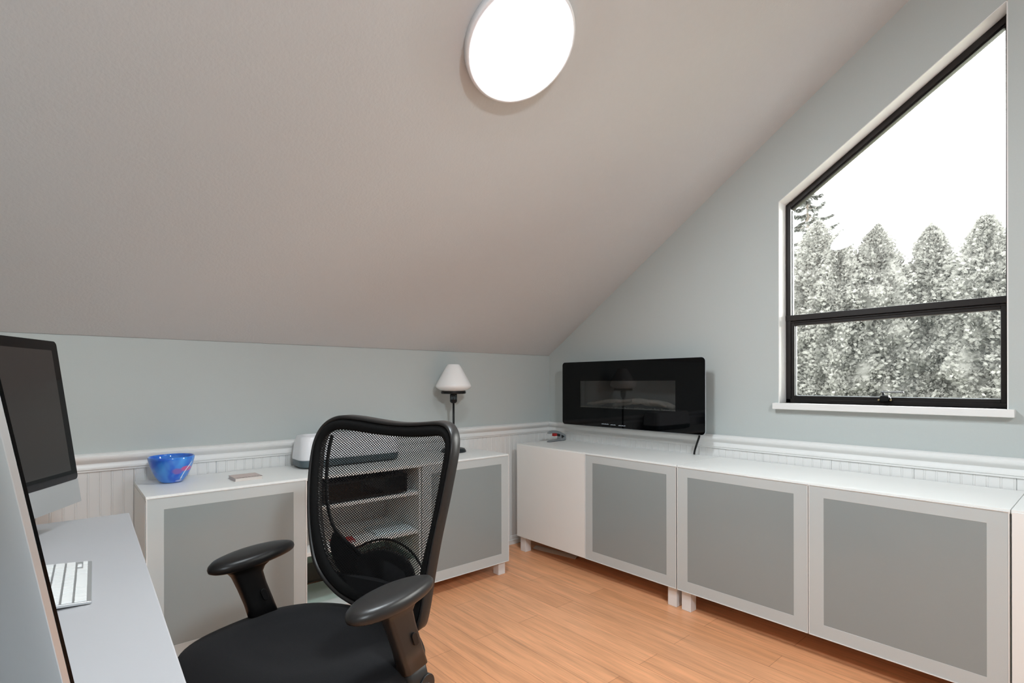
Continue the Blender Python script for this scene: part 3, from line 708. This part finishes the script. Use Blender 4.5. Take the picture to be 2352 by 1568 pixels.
loft(b, [[(x, SY(x, z)-.008, z+DZC) for x, z in low], [(x, SY(x, z)-.020, z+DZC) for x, z in low]])
link('lower_backrest_cover', b, FAB, ch)
b = B(); tube(b, [(0, SY(0, .70)-.05, .60+DZC), (0, SY(0, .6)-.055, .52+DZC), (0, -.235, .44+DZC), (0, -.17, .405+DZC), (0, -.02, .402+DZC)], [.022, .030, .032, .030, .028], 14, flat=.6)
link('back_bracket', b, GRYP, ch, smooth=True)
# seat: super-ellipse cushion
b = B(); NA, NR = 72, 16; rings = []
def se(a, rx, ry, e=2.5):
    c, s = math.cos(a), math.sin(a); return (math.copysign(abs(c)**(2/e), c)*rx, math.copysign(abs(s)**(2/e), s)*ry)
def seat_ring(s, z):
    L_ = []
    for k in range(NA):
        x, y = se(2*PI*k/NA, .296*s, .262*s); 
        if y > 0: x *= 1-.10*(y/.262)**2
        L_.append((x+.010, y+.008, z(x, y, s) if callable(z) else z))
    return L_
def topz(x, y, s):
    r = s; z = .520-.030*r**5-.006*(1-r)
    z += .006*math.exp(-((y-.17)/.10)**2)-.022*max(0, (y-.15)/.11)**2*(1 if y > .15 else 0)
    # worn dish round the middle of the seat
    d = math.hypot(x/.12, (y+.03)/.11); z -= .007*math.exp(-(d*d)); z -= .003*math.exp(-((d-1.25)/.16)**2)
    return z+DZC
rings = [seat_ring(s, topz) for s in (.02, .12, .22, .32, .42, .52, .62, .70, .78, .86, .92, .96)]
for s, z in ((.985, .482), (1.0, .470), (1.0, .455), (.985, .440), (.95, .428), (.88, .424), (.5, .424)): rings.append(seat_ring(s, z+DZC))
loft(b, rings); link('seat', b, FAB, ch, smooth=True)
b = B(); loft(b, [seat_ring(s, z+DZC) for s, z in ((.86, .426), (.88, .415), (.80, .404), (.4, .400))]); link('seat_pan', b, BLKP, ch, smooth=True)
# armrests: two alike in shape
for sx_ in (-1, 1):
    cx_ = -.276 if sx_ < 0 else .257; cy_ = -.006 if sx_ < 0 else -.038
    toe = math.radians(1 if sx_ < 0 else 6)
    PM = GRYP if sx_ < 0 else BLKP  # lighter plastic gives the near arm its lit look, darker one the far
    bp = B(); rr = []
    def pad(s, z, dy=0):
        L_ = []
        for k in range(40):
            x, y = se(2*PI*k/40, .0500*s, .1380*s, 1.95)
            x *= 1+.16*(y/.1385)
            zz = z+.004*(y/.1385)**2*0-.006*max(0, -y/.1385)**2
            x2 = x*math.cos(toe)-y*math.sin(toe); y2 = x*math.sin(toe)+y*math.cos(toe)
            L_.append((cx_+x2, cy_+y2, zz+DZC))
        return L_
    loft(bp, [pad(.05, .6955), pad(.5, .695), pad(.8, .6925), pad(.92, .689), pad(.985, .682), pad(1.0, .675), pad(.985, .668), pad(.93, .664), pad(.5, .663), pad(.05, .663)])
    arm = link('armrest', bp, PM, ch, smooth=True)
    def psec(yc_, z, hl, ht, ex=0):
        return [(cx_+sx_*ex+x, yc_+y, z+DZC) for x, y in rrect(-ht, ht, -hl, hl, min(ht, hl)*.75, 4)]
    bq = B(); loft(bq, [psec(-.010, .668, .090, .030), psec(-.012, .658, .070, .026), psec(-.014, .646, .050, .021), psec(-.016, .632, .0415, .0185), psec(-.030, .595, .0390, .0175), psec(-.050, .545, .0390, .0175), psec(-.070, .488, .0410, .0185)])
    post = link('armrest_post', bq, PM, arm, smooth=True)
    bq = B(); loft(bq, [psec(-.068, .496, .0350, .0150), psec(-.084, .445, .0350, .0150), psec(-.096, .410, .0330, .0150), psec(-.1, .396, .028, .015)])
    link('armrest_sleeve', bq, PM, arm, smooth=True)
    out = cx_+sx_*(.0175 if sx_ < 0 else -.0175)
    fx = sx_ if sx_ < 0 else -1
    bq = B(); by, bz = -.054, .566
    prism(bq, [(by+.009*math.cos(t*PI/8)-(.010 if t > 4 and t < 12 else 0)*0, bz+.009*math.sin(t*PI/8)+(.008 if t <= 8 else -.008)) for t in range(16)], out, out+fx*.005)
    for v in bq.verts: v.co.z += DZC; v.co.y -= (v.co.z-DZC-bz)*-.36
    link('height_button', bq, BLKP, post, bevel=.001)
    bq = B()
    tube(bq, [(cx_-.020, -.100, .432+DZC), (cx_+.020, -.100, .432+DZC)], .029, 28); link('pivot', bq, PM, arm, bevel=.002)
    bq = B(); tube(bq, [(cx_+fx*.020, -.100, .432+DZC), (cx_+fx*.0245, -.100, .432+DZC)], .009, 16); link('bolt', bq, ALU, arm, bevel=.001)
    bq = B(); tube(bq, [(cx_, -.096, .415+DZC), (cx_*.9, -.085, .398+DZC), (cx_*.55, -.05, .396+DZC)], [.022, .020, .018], 12, flat=.5); link('arm_bracket', bq, GRYP, arm, smooth=True)
b = B(); lathe(b, [(0, .10), (.034, .10), (.034, .13), (.024, .135), (.024, .25), (.014, .255), (.014, .375), (0, .375)], 28, (0, 0, 0)); link('gas_column', b, GRYP, ch, smooth=True)
b = B(); loft(b, [[(x, y, z) for x, y in rrect(-.09, .09, -.13, .11, .03, 4)] for z in (.352, .372)]); link('tilt_mechanism', b, BLKP, ch, bevel=.003)
b = B(); tube(b, [(-.06, .04, .362), (-.20, .05, .360), (-.235, .05, .356)], [.006, .006, .010], 10); link('tilt_lever', b, BLKP, ch, smooth=True)
for k in range(5):
    a = 2*PI*k/5+.3; d = Vector((math.cos(a), math.sin(a), 0)); q = Vector((-d.y, d.x, 0))
    b = B(); secs = []
    for r, hw2, z, h in ((.02, .030, .118, .030), (.12, .024, .112, .026), (.22, .020, .100, .022), (.30, .017, .088, .018)):
        c = d*r; secs.append([tuple(c+q*hw2+Vector((0, 0, z-h/2))), tuple(c+q*hw2*.7+Vector((0, 0, z+h/2))), tuple(c-q*hw2*.7+Vector((0, 0, z+h/2))), tuple(c-q*hw2+Vector((0, 0, z-h/2)))])
    loft(b, secs); lg = link('base_leg', b, BLKP, ch, bevel=.003)
    b = B(); c = d*.285
    for s_ in (-1, 1): tube(b, [tuple(c+q*s_*.008+Vector((0, 0, .028))), tuple(c+q*s_*.024+Vector((0, 0, .028)))], .028, 20)
    tube(b, [tuple(c+Vector((0, 0, .028))), tuple(c+Vector((0, 0, .085)))], .007, 10)
    link('caster', b, BLKP, lg, bevel=.002)

# ------------------------------------------------------------------ trees outside the window
GZ = -2.6
struct(link('ground', bx(.16, 30, -14, 16, GZ-.2, GZ), mat('garden_ground', (.10, .11, .07), .9)), 'garden ground outside')
LEAF = mat('hazed_cedar_foliage', (.172, .173, .163), .9, spec=.03, var=.12)  # haze over the trees is put into this greyed leaf colour
LEAF2 = mat('dark_fir_foliage', (.13, .135, .13), .9, spec=.05, var=.25)
def leafy(m, k):
    n = m.node_tree.nodes; l = m.node_tree.links; p = n['Principled BSDF']
    tr = n.new('ShaderNodeBsdfTranslucent'); mx = n.new('ShaderNodeMixShader'); mx.inputs[0].default_value = k
    src = p.inputs['Base Color'].links[0].from_socket; l.new(src, tr.inputs[0])
    l.new(p.outputs[0], mx.inputs[1]); l.new(tr.outputs[0], mx.inputs[2]); l.new(mx.outputs[0], n['Material Output'].inputs[0])
leafy(LEAF, .38); leafy(LEAF2, .38)
BARK = mat('bark', (.12, .10, .085), .85)
def cedar(x, y, top, rmax, seed, label):
    rnd = random.Random(seed); o = thing('cedar_tree', label, 'tree', (x, y, GZ), 0, 'row of cedars outside the window')
    H = top-GZ
    def rad(z):
        u = (H-z)/H; return rmax*min(1, (u*H/1.40)**.68)*(1 if u < .9 else .8)
    b = B(); lathe(b, [(0, 0), (.12, 0), (.10, 1.0), (.05, H*.8), (.008, H-.05), (0, H)], 10); link('trunk', b, BARK, o)
    verts = []; faces = []
    def lump(a, z): return .80+.42*noise.noise(Vector((math.cos(a)*1.7+seed*3.1, math.sin(a)*1.7, z*1.9)))+.34*noise.noise(Vector((math.cos(a)*4+seed, math.sin(a)*4, z*5.5)))
    # inner dark mass
    NZ, NAg = 60, 28; base = len(verts)
    for i in range(NZ+1):
        z = .25+(H-.35)*i/NZ
        for k in range(NAg):
            a = 2*PI*k/NAg; r = rad(z)*lump(a, z)*.88; verts.append((r*math.cos(a), r*math.sin(a), z))
    for i in range(NZ):
        for k in range(NAg): faces.append((base+i*NAg+k, base+i*NAg+(k+1) % NAg, base+(i+1)*NAg+(k+1) % NAg, base+(i+1)*NAg+k))
    # sprays: little upturned fans, denser on the upper part that is seen from the house
    zlo = 2.2
    n = 23000
    for q in range(n):
        z = zlo+(H-.02-zlo)*rnd.random()**.9 if rnd.random() < .93 else rnd.uniform(.3, zlo)
        if rad(z)/rmax < rnd.random()*.9 and rnd.random() < .5: continue
        a = rnd.uniform(0, 2*PI)
        if rnd.random() < .45: a = PI+rnd.gauss(0, .9)
        l_ = lump(a, z); r = rad(z)*l_*rnd.uniform(.80, 1.08)+rnd.uniform(-.01, .025)
        out = Vector((math.cos(a), math.sin(a), 0)); tang = Vector((-out.y, out.x, 0))
        c = out*r+Vector((0, 0, z))
        dirv = (out*rnd.uniform(.35, 1.0)+tang*rnd.uniform(-.8, .8)+Vector((0, 0, rnd.uniform(-.35, .75)))).normalized()
        hz = rnd.uniform(0, 2*PI); side = dirv.cross(Vector((math.cos(hz), math.sin(hz), rnd.uniform(-.35, .35)))).normalized(); nrm = side.cross(dirv)
        s = rnd.uniform(.026, .062)*(.75 if H-z < .5 else 1)
        i0 = len(verts)
        droop = -nrm*s*.15
        verts.append(tuple(c-dirv*s*.3))
        for f_, (sp_, ln) in enumerate(((-.75, .62), (-.42, .85), (0, 1.05), (.42, .85), (.75, .62))):
            e = c+dirv*s*ln*math.cos(sp_)+side*s*ln*math.sin(sp_)+droop*rnd.uniform(.2, 1.4)
            m1 = c+(e-c)*.55-side*s*.13; m2 = c+(e-c)*.55+side*s*.13
            j = len(verts); verts += [tuple(m1), tuple(e), tuple(m2)]; faces.append((i0, j, j+1, j+2))
    # leader twigs on top
    for q in range(60):
        z0 = H-rnd.uniform(-.02, .5); a = rnd.uniform(0, 6.28); d = Vector((math.cos(a)*.35, math.sin(a)*.35, rnd.uniform(.5, 1))).normalized(); c = Vector((0, 0, z0)); L_ = rnd.uniform(.06, .17); s = d.cross(Vector((0, 0, 1))).normalized()*.012
        j = len(verts); verts += [tuple(c-s), tuple(c+s), tuple(c+d*L_)]; faces.append((j, j+1, j+2))
    me = bpy.data.meshes.new('foliage'); me.from_pydata(verts, [], faces); me.materials.append(LEAF)
    f = bpy.data.objects.new('foliage', me); C.objects.link(f); f.parent = o
for args in ((6.5, 1.15, 3.30, .62, 1, 'pale cedar at the window\'s left edge, half hidden behind the frame'), (6.5, .40, 3.74, .58, 2, 'pointed pale cedar, second from the left in the window row'),
             (6.6, -.36, 3.55, .62, 3, 'broad pale cedar whose top carries the lamp\'s reflection'), (6.7, -1.02, 3.40, .55, 4, 'narrow pale cedar standing alone between two gaps of sky'),
             (6.5, -1.62, 3.36, .60, 5, 'pale cedar right of the widest gap, with a sharp tip'), (6.4, -2.14, 3.05, .62, 6, 'shorter pale cedar at the window\'s right edge'),
             (6.3, .04, 3.42, .54, 7, 'low cedar filling the gap between the two left peaks'), (6.9, -.74, 2.80, .56, 8, 'low cedar filling the base of the first sky gap'), (6.9, -1.38, 2.86, .52, 9, 'low cedar filling the base of the second sky gap')):
    cedar(*args)
def fir(x, y, top, seed, label, spread=1.7):
    rnd = random.Random(seed); o = thing('fir_tree', label, 'tree', (x, y, GZ), 0, None); H = top-GZ
    b = B(); tube(b, [(0, 0, 0), (.03, 0, H*.5), (0, .02, H)], [.2, .12, .01], 10); link('trunk', b, BARK, o)
    verts = []; faces = []; bb = B()
    for k in range(72):
        z = H-.10-(k/72)*4.2; a = k*2.4+rnd.uniform(-.3, .3); L_ = spread*min(1, .12+(H-z)/3.0)*rnd.uniform(.7, 1.1)
        d = Vector((math.cos(a), math.sin(a), 0)); P = []
        for i in range(7):
            u = i/6; P.append(Vector((0, 0, z))+d*L_*u+Vector((0, 0, L_*(-.28*u+.30*u*u*u))))
        tube(bb, [tuple(p) for p in P], [.016*(1-.8*i/6) for i in range(7)], 5)
        for q in range(170):
            u = rnd.uniform(.1, 1); i = min(5, int(u*6)); c = P[i].lerp(P[i+1], u*6-i); side = Vector((-d.y, d.x, 0))*(1 if rnd.random() < .5 else -1)
            dv = (side*rnd.uniform(.2, 1)+d*rnd.uniform(.3, 1)+Vector((0, 0, rnd.uniform(-.9, -.1)))).normalized(); s = rnd.uniform(.07, .20)*(1.1-.5*u); w_ = dv.cross(Vector((rnd.uniform(-1, 1), rnd.uniform(-1, 1), 1))).normalized()*s*.16
            j = len(verts); m_ = c+dv*s*.5; verts += [tuple(c), tuple(m_-w_), tuple(c+dv*s), tuple(m_+w_)]; faces.append((j, j+1, j+2, j+3))
    link('branches', bb, BARK, o)
    me = bpy.data.meshes.new('foliage'); me.from_pydata(verts, [], faces); me.materials.append(LEAF2); f = bpy.data.objects.new('foliage', me); C.objects.link(f); f.parent = o
fir(10.5, 1.98, 5.70, 11, 'taller open-branched fir rising behind the leftmost cedars', 2.0)
fir(10.5, -3.75, 6.4, 12, 'distant fir whose branch tip shows at the window\'s right edge', 1.35)
